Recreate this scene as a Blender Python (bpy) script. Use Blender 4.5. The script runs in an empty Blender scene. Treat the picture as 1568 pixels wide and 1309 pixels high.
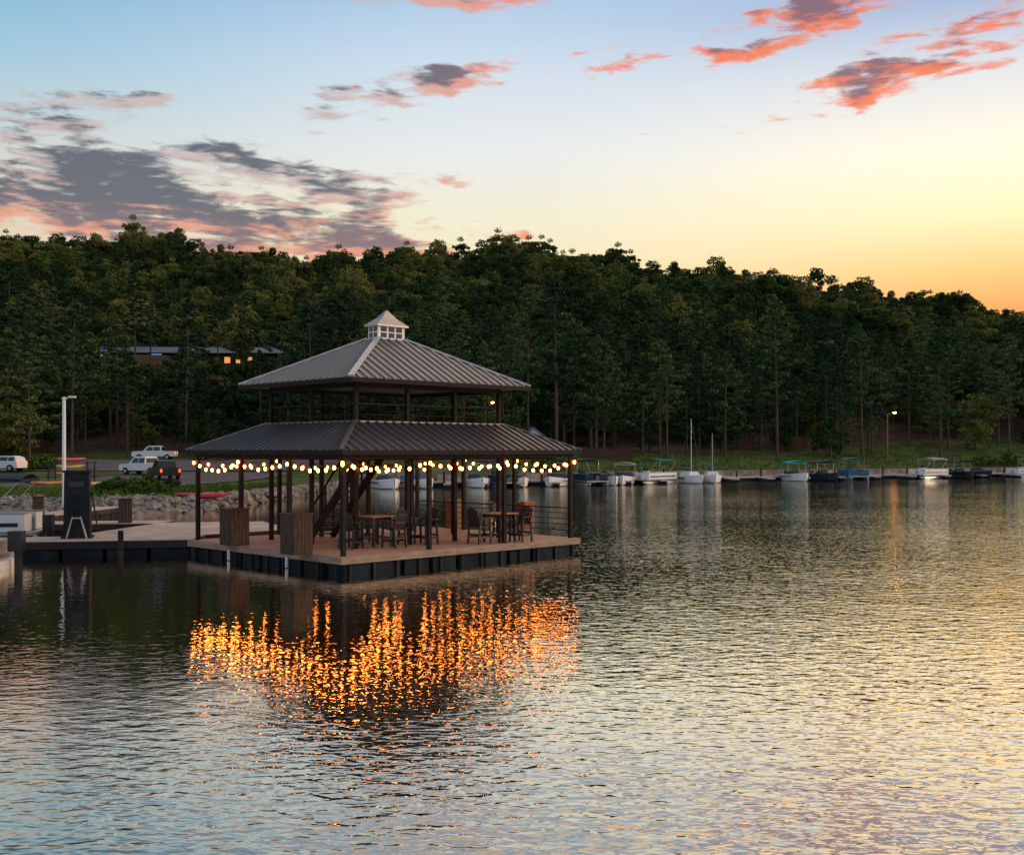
import bpy, math, random
import numpy as np
from mathutils import Vector, Matrix
random.seed(7); rng=np.random.default_rng(7)
sc=bpy.context.scene
F=1700.0; HZ=690.0; CX=784.0; CAMZ=3.5
def gx(px,d): return (px-CX)/F*d
def gd(py,z): return (CAMZ-z)*F/(py-HZ)      # depth of a point of known height
def lin(r,g,b):
    f=lambda c:(c/255/12.92) if c/255<=.04045 else ((c/255+.055)/1.055)**2.4
    return (f(r),f(g),f(b),1)
# ---------------------------------------------------------------- materials
def newmat(n):
    m=bpy.data.materials.new(n); m.use_nodes=True
    return m,m.node_tree,m.node_tree.nodes['Principled BSDF']
def pmat(n,col,rough=.6,metal=0,var=.25,scale=3.0,emit=None,es=0,stretch=None,bump=0):
    m,t,b=newmat(n)
    b.inputs['Roughness'].default_value=rough; b.inputs['Metallic'].default_value=metal
    if rough>=.55: b.inputs['Specular IOR Level'].default_value=.2
    tc=t.nodes.new('ShaderNodeTexCoord'); mp=t.nodes.new('ShaderNodeMapping'); nz=t.nodes.new('ShaderNodeTexNoise')
    if stretch: mp.inputs['Scale'].default_value=stretch
    nz.inputs['Scale'].default_value=scale; nz.inputs['Detail'].default_value=4
    t.links.new(tc.outputs['Object'],mp.inputs[0]); t.links.new(mp.outputs[0],nz.inputs['Vector'])
    r=t.nodes.new('ShaderNodeValToRGB'); r.color_ramp.elements[0].position=.3; r.color_ramp.elements[1].position=.7
    c=Vector(col[:3])
    r.color_ramp.elements[0].color=(*(c*(1-var)),1); r.color_ramp.elements[1].color=(*(c*(1+var)),1)
    t.links.new(nz.outputs['Fac'],r.inputs[0]); t.links.new(r.outputs[0],b.inputs['Base Color'])
    if bump:
        bp=t.nodes.new('ShaderNodeBump'); bp.inputs['Strength'].default_value=bump; bp.inputs['Distance'].default_value=.02
        t.links.new(nz.outputs['Fac'],bp.inputs['Height']); t.links.new(bp.outputs[0],b.inputs['Normal'])
    if emit:
        b.inputs['Emission Color'].default_value=(*emit,1); b.inputs['Emission Strength'].default_value=es
    return m
def glass(n,col=(.02,.025,.03)):
    return pmat(n,col,rough=.08,var=.1)
M={}
M['deck']=pmat('deck_boards',(.40,.265,.195),.65,0,.26,2.5,stretch=(1,8,1),bump=.2)
M['fascia']=pmat('deck_fascia',(.33,.235,.17),.7,0,.3,2,stretch=(1,1,6))
M['float']=pmat('dock_float',(.012,.022,.03),.8,0,.4,2)
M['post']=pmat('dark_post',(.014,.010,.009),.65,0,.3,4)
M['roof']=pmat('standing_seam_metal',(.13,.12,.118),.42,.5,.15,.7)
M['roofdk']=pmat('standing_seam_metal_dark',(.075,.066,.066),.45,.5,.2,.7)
M['rib']=pmat('seam_rib_metal',(.42,.40,.39),.38,.4,.1,2)  # paler than the roof sheet: sky reflection on the seams put into the colour
M['ribdk']=pmat('seam_rib_metal_dark',(.20,.18,.18),.4,.5,.1,2)  # lower seams too: sky reflection painted in as a paler tone than the sheet
M['hip']=pmat('hip_cap_metal',(.55,.53,.52),.4,.3,.1,2)
M['soffit']=pmat('soffit_wood',(.12,.07,.045),.7,0,.3,3)
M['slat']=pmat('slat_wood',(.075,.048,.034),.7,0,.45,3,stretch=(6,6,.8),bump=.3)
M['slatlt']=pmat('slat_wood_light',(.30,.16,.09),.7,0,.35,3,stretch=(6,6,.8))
M['chair']=pmat('chair_plastic',(.02,.018,.02),.5,0,.3,4)
M['tabletop']=pmat('table_top',(.33,.18,.09),.5,0,.3,4)
M['white']=pmat('white_paint',(.78,.78,.77),.4,0,.06,1)
M['glass']=glass('dark_glass'); M['glassb']=glass('blue_glass',(.03,.05,.06))
M['conc']=pmat('dock_concrete',(.44,.36,.30),.8,0,.22,1.2,bump=.2)
M['darkwood']=pmat('dark_dock_wood',(.035,.028,.023),.8,0,.4,1.5)
M['asphalt']=pmat('asphalt',(.10,.092,.095),.9,0,.25,.6)
M['rock']=pmat('riprap_stone',(.22,.19,.17),.9,0,.5,1.2,bump=.4)
M['tire']=pmat('tire',(.012,.012,.012),.8)
M['black']=pmat('black_paint',(.012,.012,.014),.3)
M['kiosk']=pmat('dark_kiosk_cover',(.02,.022,.024),.7,0,.4,1.5)
M['teal']=pmat('teal_canvas',(.0,.35,.42),.8,0,.15); M['blue']=pmat('blue_canvas',(.04,.14,.24),.8,0,.2)
M['navy']=pmat('navy_canvas',(.02,.035,.06),.8); M['tan']=pmat('tan_canvas',(.36,.33,.28),.8); M['greenc']=pmat('green_canvas',(.02,.12,.08),.8)
M['alu']=pmat('aluminium',(.45,.46,.47),.35,.8,.1)
M['red']=pmat('red_paint',(.4,.02,.015),.4); M['orange']=pmat('orange_plastic',(.5,.15,.02),.4); M['yellow']=pmat('yellow_plastic',(.5,.36,.03),.4)
M['bulb']=pmat('lit_bulb',(.9,.5,.2),.4,emit=(1,.26,.045),es=27)
M['lamp']=pmat('lit_lamp',(.9,.7,.4),.4,emit=(1,.38,.08),es=60)
M['tail']=pmat('tail_lamp',(.5,.0,.0),.4,emit=(1,.08,.03),es=3)
M['winlit']=pmat('lit_window',(.8,.4,.1),.4,emit=(1,.40,.10),es=.8)
M['bluelit']=pmat('blue_lit_strip',(.1,.3,.6),.4,emit=(.15,.45,1),es=.5)
M['brick']=pmat('brown_siding',(.09,.05,.035),.8); M['shingle']=pmat('grey_roof',(.13,.165,.21),.6,.2)
M['bark']=pmat('bark',(.095,.07,.055),.9,0,.4,3,stretch=(3,3,.5))
M['wire']=pmat('wire',(.01,.01,.01),.6)
def leafmat(n,c1,c2,c3):
    m,t,b=newmat(n); t.nodes.remove(b); out=t.nodes['Material Output']
    oi=t.nodes.new('ShaderNodeObjectInfo'); ge=t.nodes.new('ShaderNodeNewGeometry')
    nz=t.nodes.new('ShaderNodeTexNoise'); nz.inputs['Scale'].default_value=.5; nz.inputs['Detail'].default_value=2; t.links.new(ge.outputs['Position'],nz.inputs['Vector'])
    nb=t.nodes.new('ShaderNodeTexNoise'); nb.inputs['Scale'].default_value=.028; nb.inputs['Detail'].default_value=1; t.links.new(ge.outputs['Position'],nb.inputs['Vector'])
    def ma(a,k,c=0):
        q=t.nodes.new('ShaderNodeMath'); q.operation='MULTIPLY_ADD'; q.inputs[1].default_value=k
        t.links.new(a,q.inputs[0])
        if isinstance(c,(int,float)): q.inputs[2].default_value=c
        else: t.links.new(c,q.inputs[2])
        return q.outputs[0]
    v=ma(oi.outputs['Random'],.95,ma(nz.outputs['Fac'],1.2,ma(nb.outputs['Fac'],1.6,-1.45)))
    r=t.nodes.new('ShaderNodeValToRGB'); e=r.color_ramp.elements; e[0].color=(*c1,1); e[1].color=(*c3,1); e[0].position=.1; e[1].position=.95
    x=e.new(.5); x.color=(*c2,1)
    t.links.new(v,r.inputs[0])
    d=t.nodes.new('ShaderNodeBsdfDiffuse'); t.links.new(r.outputs[0],d.inputs[0]); t.links.new(d.outputs[0],out.inputs[0])
    return m
M['pine']=leafmat('pine_needles',(.026,.058,.03),(.056,.108,.042),(.13,.175,.062))
M['leaf']=leafmat('broad_leaves',(.031,.062,.022),(.070,.110,.031),(.205,.205,.055))
M['shrub']=leafmat('shrub_leaves',(.05,.09,.02),(.09,.15,.03),(.16,.20,.05))
# ---------------------------------------------------------------- mesh builder
def empty(name,loc=(0,0,0),rz=0):
    e=bpy.data.objects.new(name,None); e.location=loc; e.rotation_euler=(0,0,rz); e.empty_display_size=.3; sc.collection.objects.link(e); return e
class MB:
    def __init__(s): s.v=[];s.f=[];s.m=[]
    def add(s,V,Fc,mi=0):
        o=len(s.v); s.v+= [tuple(p) for p in V]; s.f+=[tuple(i+o for i in f) for f in Fc]; s.m+=[mi]*len(Fc)
    def box(s,c,d,rz=0,mi=0,taper=1.0):
        hx,hy,hz=d[0]/2,d[1]/2,d[2]/2; co,si=math.cos(rz),math.sin(rz); V=[]
        for z in (-1,1):
            k=taper if z>0 else 1
            for x,y in((-1,-1),(1,-1),(1,1),(-1,1)):
                X,Y=x*hx*k,y*hy*k; V.append((c[0]+X*co-Y*si,c[1]+X*si+Y*co,c[2]+z*hz))
        s.add(V,[(3,2,1,0),(4,5,6,7),(0,1,5,4),(1,2,6,5),(2,3,7,6),(3,0,4,7)],mi)
    def beam(s,p0,p1,w,h,mi=0,up=(0,0,1)):
        p0=Vector(p0);p1=Vector(p1);d=(p1-p0).normalized();u=Vector(up)
        if abs(d.dot(u))>.98:u=Vector((1,0,0))
        sd=d.cross(u).normalized();u=sd.cross(d).normalized();V=[]
        for p in(p0,p1):
            for a,b in((-1,-1),(1,-1),(1,1),(-1,1)): V.append(p+sd*(a*w/2)+u*(b*h/2))
        s.add(V,[(0,1,2,3),(7,6,5,4),(4,5,1,0),(5,6,2,1),(6,7,3,2),(7,4,0,3)],mi)
    def cyl(s,p0,p1,r0,r1=None,n=8,mi=0,cap=True):
        r1=r0 if r1 is None else r1
        p0=Vector(p0);p1=Vector(p1);d=(p1-p0).normalized();u=Vector((0,0,1)) if abs(d.z)<.9 else Vector((1,0,0))
        a=d.cross(u).normalized();b=d.cross(a);V=[]
        for p,r in((p0,r0),(p1,r1)):
            for i in range(n):
                t=2*math.pi*i/n; V.append(p+a*(r*math.cos(t))+b*(r*math.sin(t)))
        Fc=[(i,(i+1)%n,n+(i+1)%n,n+i) for i in range(n)]
        if cap: Fc+=[tuple(range(n))[::-1],tuple(range(n,2*n))]
        s.add(V,Fc,mi)
    def sph(s,c,r,seg=8,rings=5,mi=0,sc3=(1,1,1)):
        V=[(c[0],c[1],c[2]+r*sc3[2])]
        for i in range(1,rings):
            ph=math.pi*i/rings
            for j in range(seg):
                t=2*math.pi*j/seg; V.append((c[0]+r*sc3[0]*math.sin(ph)*math.cos(t),c[1]+r*sc3[1]*math.sin(ph)*math.sin(t),c[2]+r*sc3[2]*math.cos(ph)))
        V.append((c[0],c[1],c[2]-r*sc3[2]));Fc=[]
        for j in range(seg):
            Fc.append((0,1+j,1+(j+1)%seg)); Fc.append((len(V)-1,1+(rings-2)*seg+(j+1)%seg,1+(rings-2)*seg+j))
            for i in range(rings-2): a=1+i*seg+j;b=1+i*seg+(j+1)%seg; Fc.append((a,a+seg,b+seg,b))
        s.add(V,Fc,mi)
    def mesh(s,name,mats,smooth=False):
        me=bpy.data.meshes.new(name); me.from_pydata(s.v,[],s.f)
        for m in mats: me.materials.append(M[m] if isinstance(m,str) else m)
        me.polygons.foreach_set('material_index',s.m)
        if smooth: me.polygons.foreach_set('use_smooth',[True]*len(s.f))
        me.update(); return me
    def obj(s,name,mats,parent=None,smooth=False,loc=None,rz=0,bevel=0):
        if isinstance(mats,str): mats=[mats]
        o=bpy.data.objects.new(name,s.mesh(name,mats,smooth)); sc.collection.objects.link(o)
        if parent: o.parent=parent
        if loc: o.location=loc
        o.rotation_euler=(0,0,rz)
        if bevel:
            b=o.modifiers.new('bevel','BEVEL'); b.width=bevel; b.segments=2
        return o
# ---------------------------------------------------------------- terrain
SX=[-3000,-400,-60,-45,-30,-20,-17.5,-16,-14,-9,0,20,70,120,500,3000]
SY=[40,45,50,53,57,60,64,84,112,117,124,140,166,182,240,500]
PR=[(-600,420),(-200,350),(0,345),(60,358),(120,364),(200,352),(300,368),(420,380),(500,380),(560,377),(620,369),(700,374),(740,370),(860,380),(960,390),(1060,402),(1150,412),(1250,430),(1350,446),(1450,454),(1500,466),(1568,480),(1800,510),(2300,540)]
PU=[(p-CX)/F for p,_ in PR]; PH=[(690-y)/F*420-11 for _,y in PR]
def smooth(t): t=np.clip(t,0,1); return t*t*(3-2*t)
def ground(x,y):
    x=np.asarray(x,float);y=np.asarray(y,float)
    ys=np.interp(x,SX,SY); s=y-ys
    wl=1-smooth((x+18)/16)
    neg=np.clip(s*.25,-2.5,0)
    hL=.65*np.clip(s/4,0,1)+1.6*smooth((y-100)/45)
    hR=np.interp(s,[0,1.5,20,40],[0,.9,2.7,4])
    h=np.where(s<0,neg,wl*hL+(1-wl)*hR)
    y0=150*wl+182*(1-wl)
    t=np.clip((y-y0)/(420-y0),0,1)
    u=x/np.maximum(y,60); H=np.interp(u,PU,PH)-3
    tt=.62*t+.38*smooth(t)
    hill=H*tt*(1-.4*np.clip((y-420)/600,0,1))
    lump=(np.sin(x*.045+1.3)*np.sin(y*.05+.4)*3.5+np.sin(x*.11+y*.07)*1.2)*smooth((y-y0-15)/50)*(1-.6*smooth((t-.75)/.25))
    micro=.05*np.sin(x*1.7+y*.9)*np.sin(y*1.3-x*.6)*(s>3)
    return h+hill+lump+micro
def gz(x,y): return float(ground(x,y))
xs=np.unique(np.concatenate([np.linspace(-3000,-500,12),np.linspace(-500,-100,60),np.linspace(-100,120,240),np.linspace(120,500,60),np.linspace(500,3000,12)]))
ys_=np.unique(np.concatenate([np.linspace(-3000,30,8),np.linspace(30,45,8),np.linspace(45,190,190),np.linspace(190,500,120),np.linspace(500,3500,15)]))
X,Y=np.meshgrid(xs,ys_); Z=ground(X,Y)
nx,ny=len(xs),len(ys_)
V=np.stack([X.ravel(),Y.ravel(),Z.ravel()],1)
idx=np.arange(nx*ny).reshape(ny,nx)
Q=np.stack([idx[:-1,:-1].ravel(),idx[:-1,1:].ravel(),idx[1:,1:].ravel(),idx[1:,:-1].ravel()],1)
me=bpy.data.meshes.new('ground'); me.from_pydata(V.tolist(),[],Q.tolist())
S=Y-np.interp(X,SX,SY); WL=1-smooth((X+18)/16)
grass=np.where(WL>.5,smooth((S-3)/3)*(1-smooth((Y-150)/12)),smooth((S-1)/2)*(1-smooth((S-24)/10)))
grav=WL*(smooth((S+1)/2)*(1-smooth((S-5)/4)))
for nm,arr in(('grass',grass),('gravel',grav)):
    a=me.attributes.new(nm,'FLOAT','POINT'); a.data.foreach_set('value',arr.ravel().astype(np.float32))
me.polygons.foreach_set('use_smooth',[True]*len(Q))
g=bpy.data.objects.new('ground',me); sc.collection.objects.link(g)
m,t,b=newmat('ground_soil'); b.inputs['Roughness'].default_value=.95; b.inputs['Specular IOR Level'].default_value=.1
def ramp(t,c1,c2,inp,p0=.35,p1=.65):
    r=t.nodes.new('ShaderNodeValToRGB'); r.color_ramp.elements[0].color=(*c1,1); r.color_ramp.elements[1].color=(*c2,1); r.color_ramp.elements[0].position=p0; r.color_ramp.elements[1].position=p1
    t.links.new(inp,r.inputs[0]); return r.outputs[0]
ge=t.nodes.new('ShaderNodeNewGeometry')
def tnoise(t,vec,s,d=5):
    n=t.nodes.new('ShaderNodeTexNoise'); n.inputs['Scale'].default_value=s; n.inputs['Detail'].default_value=d; t.links.new(vec,n.inputs['Vector']); return n.outputs['Fac']
n1=tnoise(t,ge.outputs['Position'],.4); n2=tnoise(t,ge.outputs['Position'],2.5)
soil=ramp(t,(.05,.036,.02),(.11,.066,.038),n1); grs=ramp(t,(.035,.06,.016),(.09,.12,.03),n1); grv=ramp(t,(.12,.105,.09),(.28,.24,.20),n2)
def mixc(t,f,a,b_):
    x=t.nodes.new('ShaderNodeMix'); x.data_type='RGBA'; t.links.new(f,x.inputs[0]); t.links.new(a,x.inputs[6]); t.links.new(b_,x.inputs[7]); return x.outputs[2]
at=t.nodes.new('ShaderNodeAttribute'); at.attribute_name='grass'; at2=t.nodes.new('ShaderNodeAttribute'); at2.attribute_name='gravel'
c=mixc(t,at.outputs['Fac'],soil,grs); c=mixc(t,at2.outputs['Fac'],c,grv); t.links.new(c,b.inputs['Base Color'])
me.materials.append(m)
# draped sheets
def drape(name,x0,x1,y0,y1,mat,lift=.05,step=1.5,shear=0):
    xs=np.arange(x0,x1+.01,step); ys=np.arange(y0,y1+.01,step); A,B=np.meshgrid(xs,ys); A=A+shear*(B-y0)
    Zz=ground(A,B)+lift; nx,ny=len(xs),len(ys); id_=np.arange(nx*ny).reshape(ny,nx)
    Q=np.stack([id_[:-1,:-1].ravel(),id_[:-1,1:].ravel(),id_[1:,1:].ravel(),id_[1:,:-1].ravel()],1)
    mb=MB(); mb.v=np.stack([A.ravel(),B.ravel(),Zz.ravel()],1).tolist(); mb.f=[tuple(q) for q in Q.tolist()]; mb.m=[0]*len(Q)
    return mb.obj(name,mat,smooth=True)
drape('parking_lot',-85,-19,119,147,'asphalt',.09)
drape('boat_ramp_road',-44,-27,84,117.5,'asphalt',.09,shear=.15)
# ---------------------------------------------------------------- water
mb=MB(); mb.add([(-4000,-4000,0),(4000,-4000,0),(4000,4000,0),(-4000,4000,0)],[(0,1,2,3)])
water=mb.obj('lake_water',[bpy.data.materials.new('lake_water')])
m=water.data.materials[0]; m.use_nodes=True; t=m.node_tree; t.nodes.clear(); L=t.links.new
def wave_group():
    gp=bpy.data.node_groups.new('wave_height','ShaderNodeTree')
    gp.interface.new_socket('P',in_out='INPUT',socket_type='NodeSocketVector'); gp.interface.new_socket('H',in_out='OUTPUT',socket_type='NodeSocketFloat')
    gi=gp.nodes.new('NodeGroupInput'); go=gp.nodes.new('NodeGroupOutput'); outs=[]
    for sx,sy,rot,scale,det,amp,dist in((1.0,1.8,18,5.2,1.6,.55,.3),(1,1.7,-22,2.3,0,.60,.2),(1,1.4,5,.35,0,.7,0)):
        mp=gp.nodes.new('ShaderNodeMapping'); mp.inputs['Rotation'].default_value=(0,0,math.radians(rot)); mp.inputs['Scale'].default_value=(sx,sy,1)
        gp.links.new(gi.outputs[0],mp.inputs[0]); n=gp.nodes.new('ShaderNodeTexNoise'); n.noise_dimensions='2D'; n.inputs['Scale'].default_value=scale; n.inputs['Detail'].default_value=det; n.inputs['Roughness'].default_value=.45; n.inputs['Distortion'].default_value=dist
        gp.links.new(mp.outputs[0],n.inputs['Vector']); k=gp.nodes.new('ShaderNodeMath'); k.operation='MULTIPLY'; k.inputs[1].default_value=amp; gp.links.new(n.outputs['Fac'],k.inputs[0]); outs.append(k.outputs[0])
    a=gp.nodes.new('ShaderNodeMath'); gp.links.new(outs[0],a.inputs[0]); gp.links.new(outs[1],a.inputs[1])
    a2=gp.nodes.new('ShaderNodeMath'); gp.links.new(a.outputs[0],a2.inputs[0]); gp.links.new(outs[2],a2.inputs[1]); gp.links.new(a2.outputs[0],go.inputs[0]); return gp
wg=wave_group(); ge=t.nodes.new('ShaderNodeNewGeometry'); EPS=.02; hs=[]
for off in((0,0,0),(EPS,0,0),(0,EPS,0)):
    v=t.nodes.new('ShaderNodeVectorMath'); v.operation='ADD'; v.inputs[1].default_value=off; L(ge.outputs['Position'],v.inputs[0])
    gn=t.nodes.new('ShaderNodeGroup'); gn.node_tree=wg; L(v.outputs[0],gn.inputs[0]); hs.append(gn.outputs[0])
AMP=.0125
patch=t.nodes.new('ShaderNodeTexNoise'); patch.inputs['Scale'].default_value=.07; patch.inputs['Detail'].default_value=1; L(ge.outputs['Position'],patch.inputs['Vector'])
pm=t.nodes.new('ShaderNodeMapRange'); pm.inputs['From Min'].default_value=.3; pm.inputs['From Max'].default_value=.7; pm.inputs['To Min'].default_value=.75*AMP/EPS; pm.inputs['To Max'].default_value=1.25*AMP/EPS; L(patch.outputs['Fac'],pm.inputs[0])
# calmer water in the lee of the dock and pavilion, breezier in the open lake to the east and south
sxyz=t.nodes.new('ShaderNodeSeparateXYZ'); L(ge.outputs['Position'],sxyz.inputs[0])
def mrng(v,a,b_,c_,d_):
    n=t.nodes.new('ShaderNodeMapRange'); n.interpolation_type='SMOOTHSTEP'; n.inputs['From Min'].default_value=a;n.inputs['From Max'].default_value=b_;n.inputs['To Min'].default_value=c_;n.inputs['To Max'].default_value=d_; L(v,n.inputs[0]); return n.outputs[0]
qx=mrng(sxyz.outputs[0],-6,9,.42,1.35); qy=mrng(sxyz.outputs[1],10,18.5,1.2,.42)
qm=t.nodes.new('ShaderNodeMath'); qm.operation='MAXIMUM'; L(qx,qm.inputs[0]); L(qy,qm.inputs[1])
pq=t.nodes.new('ShaderNodeMath'); pq.operation='MULTIPLY'; L(pm.outputs[0],pq.inputs[0]); L(qm.outputs[0],pq.inputs[1])
sl=[]
for i in(1,2):
    d=t.nodes.new('ShaderNodeMath'); d.operation='SUBTRACT'; L(hs[0],d.inputs[0]); L(hs[i],d.inputs[1])
    k=t.nodes.new('ShaderNodeMath'); k.operation='MULTIPLY'; L(d.outputs[0],k.inputs[0]); L(pq.outputs[0],k.inputs[1]); sl.append(k.outputs[0])
cb=t.nodes.new('ShaderNodeCombineXYZ'); L(sl[0],cb.inputs[0]); L(sl[1],cb.inputs[1]); cb.inputs[2].default_value=1
nn=t.nodes.new('ShaderNodeVectorMath'); nn.operation='NORMALIZE'; L(cb.outputs[0],nn.inputs[0])
fr=t.nodes.new('ShaderNodeFresnel'); fr.inputs['IOR'].default_value=1.75; L(nn.outputs[0],fr.inputs['Normal'])
fm=t.nodes.new('ShaderNodeMath'); fm.operation='MULTIPLY'; fm.inputs[1].default_value=2.65; fm.use_clamp=True; L(fr.outputs[0],fm.inputs[0])
gl=t.nodes.new('ShaderNodeBsdfGlossy'); gl.inputs['Roughness'].default_value=.035; gl.inputs['Color'].default_value=(.99,.92,.81,1); L(nn.outputs[0],gl.inputs['Normal'])
df=t.nodes.new('ShaderNodeBsdfDiffuse'); df.inputs[0].default_value=(.003,.020,.016,1)
mx=t.nodes.new('ShaderNodeMixShader'); L(fm.outputs[0],mx.inputs[0]); L(df.outputs[0],mx.inputs[1]); L(gl.outputs[0],mx.inputs[2])
o=t.nodes.new('ShaderNodeOutputMaterial'); L(mx.outputs[0],o.inputs[0])
# ---------------------------------------------------------------- trees
def leaves(C,R,n,size,flat=1.0,shell=.55):
    """n leaf quads scattered round each clump centre C (k,3) with radii R (k,3)"""
    k=len(C); ci=rng.integers(0,k,n); d=rng.normal(size=(n,3)); d/=np.linalg.norm(d,axis=1)[:,None]
    rad=(shell+(1-shell)*rng.random(n))**1.0
    P=C[ci]+d*R[ci]*rad[:,None]
    a=rng.normal(size=(n,3)); a[:,2]*=flat; a/=np.linalg.norm(a,axis=1)[:,None]
    b=np.cross(a,rng.normal(size=(n,3))); b/=np.linalg.norm(b,axis=1)[:,None]
    s=size*(.6+.8*rng.random(n))[:,None]; a=a*s; b=b*s*.62
    Vv=np.stack([P-a,P-b*.9,P+a,P+b],1).reshape(-1,3); Fc=np.arange(n*4).reshape(n,4)
    return Vv,Fc
def finish_tree(name,mb,Vl,Fl,leaf):
    o=len(mb.v); Vall=mb.v+Vl.tolist(); Fa=mb.f+[tuple(r) for r in (Fl+o).tolist()]
    me=bpy.data.meshes.new(name); me.from_pydata(Vall,[],Fa); me.materials.append(M['bark']); me.materials.append(M[leaf])
    me.polygons.foreach_set('material_index',[0]*len(mb.f)+[1]*len(Fl)); me.update(); return me
def pine(name,H,crown0,n=3600,wide=1.0):
    mb=MB(); pts=[]; lean=(random.uniform(-.6,.6),random.uniform(-.6,.6)); N=7
    P=[Vector((lean[0]*(i/N)**1.5,lean[1]*(i/N)**1.5,H*i/N-(.6 if i==0 else 0))) for i in range(N+1)]
    for i in range(N): mb.cyl(P[i],P[i+1],.26*(1-i/N*.85),.26*(1-(i+1)/N*.85),7,cap=False)
    C=[];R=[]; z=H*crown0; nb=0
    while z<H*.985:
        f=(z-H*crown0)/(H*(1-crown0)); Lr=wide*(3.9*(1-f**1.5)+.5)*random.uniform(.4,1.25)
        if f<.2: Lr*=.8
        a=nb*2.4+random.uniform(-.4,.4); k=z/H*N; i=min(N-1,int(k)); c=P[i].lerp(P[i+1],k-i)
        tip=c+Vector((math.cos(a)*Lr,math.sin(a)*Lr,Lr*random.uniform(.0,.3)))
        mb.cyl(c,tip,.06,.015,4,cap=False)
        for q in(.5,.8,1.0):
            if random.random()<.85:
                w=.8*random.uniform(.6,1.35)*(1-.3*f)
                C.append(c.lerp(tip,q)+Vector((random.uniform(-.3,.3),random.uniform(-.3,.3),.15))); R.append((w,w,w*.4))
        z+=random.uniform(.28,.7)*(1 if f<.8 else .7); nb+=1
    C.append(P[-1]);R.append((.5,.5,.5))
    for _ in range(5):  # dead stubs
        zz=H*crown0*random.uniform(.5,1); a=random.random()*6.28; mb.cyl((0,0,zz),(math.cos(a)*1.2,math.sin(a)*1.2,zz+.2),.03,.01,3,cap=False)
    Vl,Fl=leaves(np.array([tuple(c) for c in C]),np.array(R),n,.27,shell=.2)
    return finish_tree(name,mb,Vl,Fl,'pine')
def broad(name,H,W,n=4000,leaf='leaf',crown0=.16):
    mb=MB(); mb.cyl((0,0,-.6),(0,0,H*.35),.26,.2,7,cap=False); mb.cyl((0,0,H*.35),(.3,.1,H*.75),.2,.08,6,cap=False)
    C=[];R=[]; cz=H*(crown0+1)/2; hz=H*(1-crown0)/2
    for i in range(46):
        d=Vector((random.gauss(0,1),random.gauss(0,1),random.gauss(0,1))).normalized()*random.uniform(.35,1)**.6
        k=1-.25*max(0,d.z)
        p=Vector((d.x*W/2*k,d.y*W/2*k,cz+d.z*hz*.9)); w=random.uniform(.6,1.5)*W/9
        C.append(p);R.append((w,w,w*.72))
        if i<14: mb.cyl((0,0,H*random.uniform(.25,.55)),p,.08,.02,4,cap=False)
    Vl,Fl=leaves(np.array([tuple(c) for c in C]),np.array(R),n,.28*max(.5,W/9),shell=.45)
    return finish_tree(name,mb,Vl,Fl,leaf)
coll=bpy.data.collections.new('forest_tree_kinds')
kinds=[]
for i,(H,c0,wd) in enumerate([(22,.38,1),(20,.5,1.3),(24,.33,1),(17,.24,1.2)]): kinds.append(('tree_a_pine%d'%i,pine('pine_mesh%d'%i,H,c0,3600,wd)))
for i,(H,W) in enumerate([(15,10.5),(13,11),(16,9),(11,9.5)]): kinds.append(('tree_b_broad%d'%i,broad('broad_mesh%d'%i,H,W)))
kinds.append(('tree_c_under',broad('understory_mesh',6,6.5,2000,'leaf',.05)))
for n_,me_ in kinds:
    coll.objects.link(bpy.data.objects.new(n_,me_))
pine_meshes=[k[1] for k in kinds[:4]]; broad_meshes=[k[1] for k in kinds[4:8]]
HT=[22,20,24,17,15,13,16,11,6]
pts=[];scl=[];rot=[];ki=[]
def tstart(x): 
    wl=1-float(smooth((x+18)/16)); return wl*152+(1-wl)*(np.interp(x,SX,SY)+19)
LY=236.0
y=128.0
while y<465:
    step=5.0 if y<230 else (5.8 if y<330 else 6.2)
    x=-.6*y-20
    while x<.6*y+20:
        px_,py_=x+random.uniform(-.55,.55)*step,y+random.uniform(-.55,.55)*step
        x+=step
        ts=tstart(px_)+3*math.sin(px_*.21)+2*math.sin(px_*.5+1)
        if px_<-62: ts=128
        if py_<ts: continue
        if LY-8<py_<LY+8 and -94<px_<-44: continue
        edge=py_<ts+24
        stand=.5+.5*math.sin(px_*.083+1.7*math.sin(py_*.06))*math.sin(py_*.09+px_*.03)   # stands of taller and shorter trees
        if edge and random.random()<.2+.15*(1-stand): continue
        hs_=.8+.38*stand
        if edge: k=random.choice([0,1,2,3,1,3,2,3,4,7,8]); s=random.uniform(.58,.92)*(1.2 if k==8 else hs_)
        elif py_<250: k=random.choice([0,1,3,2,4,5,6,7,5,7]); s=random.uniform(.55,.92)*hs_
        else: k=random.choice([4,5,6,7,4,5,6,7,4,5,6,7,3]); s=random.uniform(.5,1.0)*(.75 if k<4 else 1)*(.85+.25*stand)
        if py_>385 and random.random()<.14: s*=1.25
        z_=gz(px_,py_)
        if -.385<px_/py_<-.21 and py_<LY-6:
            los=3.5+.078*py_
            if z_+HT[k]*s>los and random.random()<.78:
                k=8; s=random.uniform(.4,1.1)
                if z_+6*s>los+1.5: continue
        pts.append((px_,py_,z_-.2)); scl.append(s); rot.append(random.random()*6.28); ki.append(k)
    y+=step*.9
fm_=bpy.data.meshes.new('forest'); fm_.from_pydata(pts,[],[])
for nm,tp,arr in(('tscale','FLOAT',scl),('trot','FLOAT',rot),('tidx','INT',ki)):
    a=fm_.attributes.new(nm,tp,'POINT'); a.data.foreach_set('value',arr)
forest=bpy.data.objects.new('forest',fm_); sc.collection.objects.link(forest)
gt=bpy.data.node_groups.new('forest_scatter','GeometryNodeTree')
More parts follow.
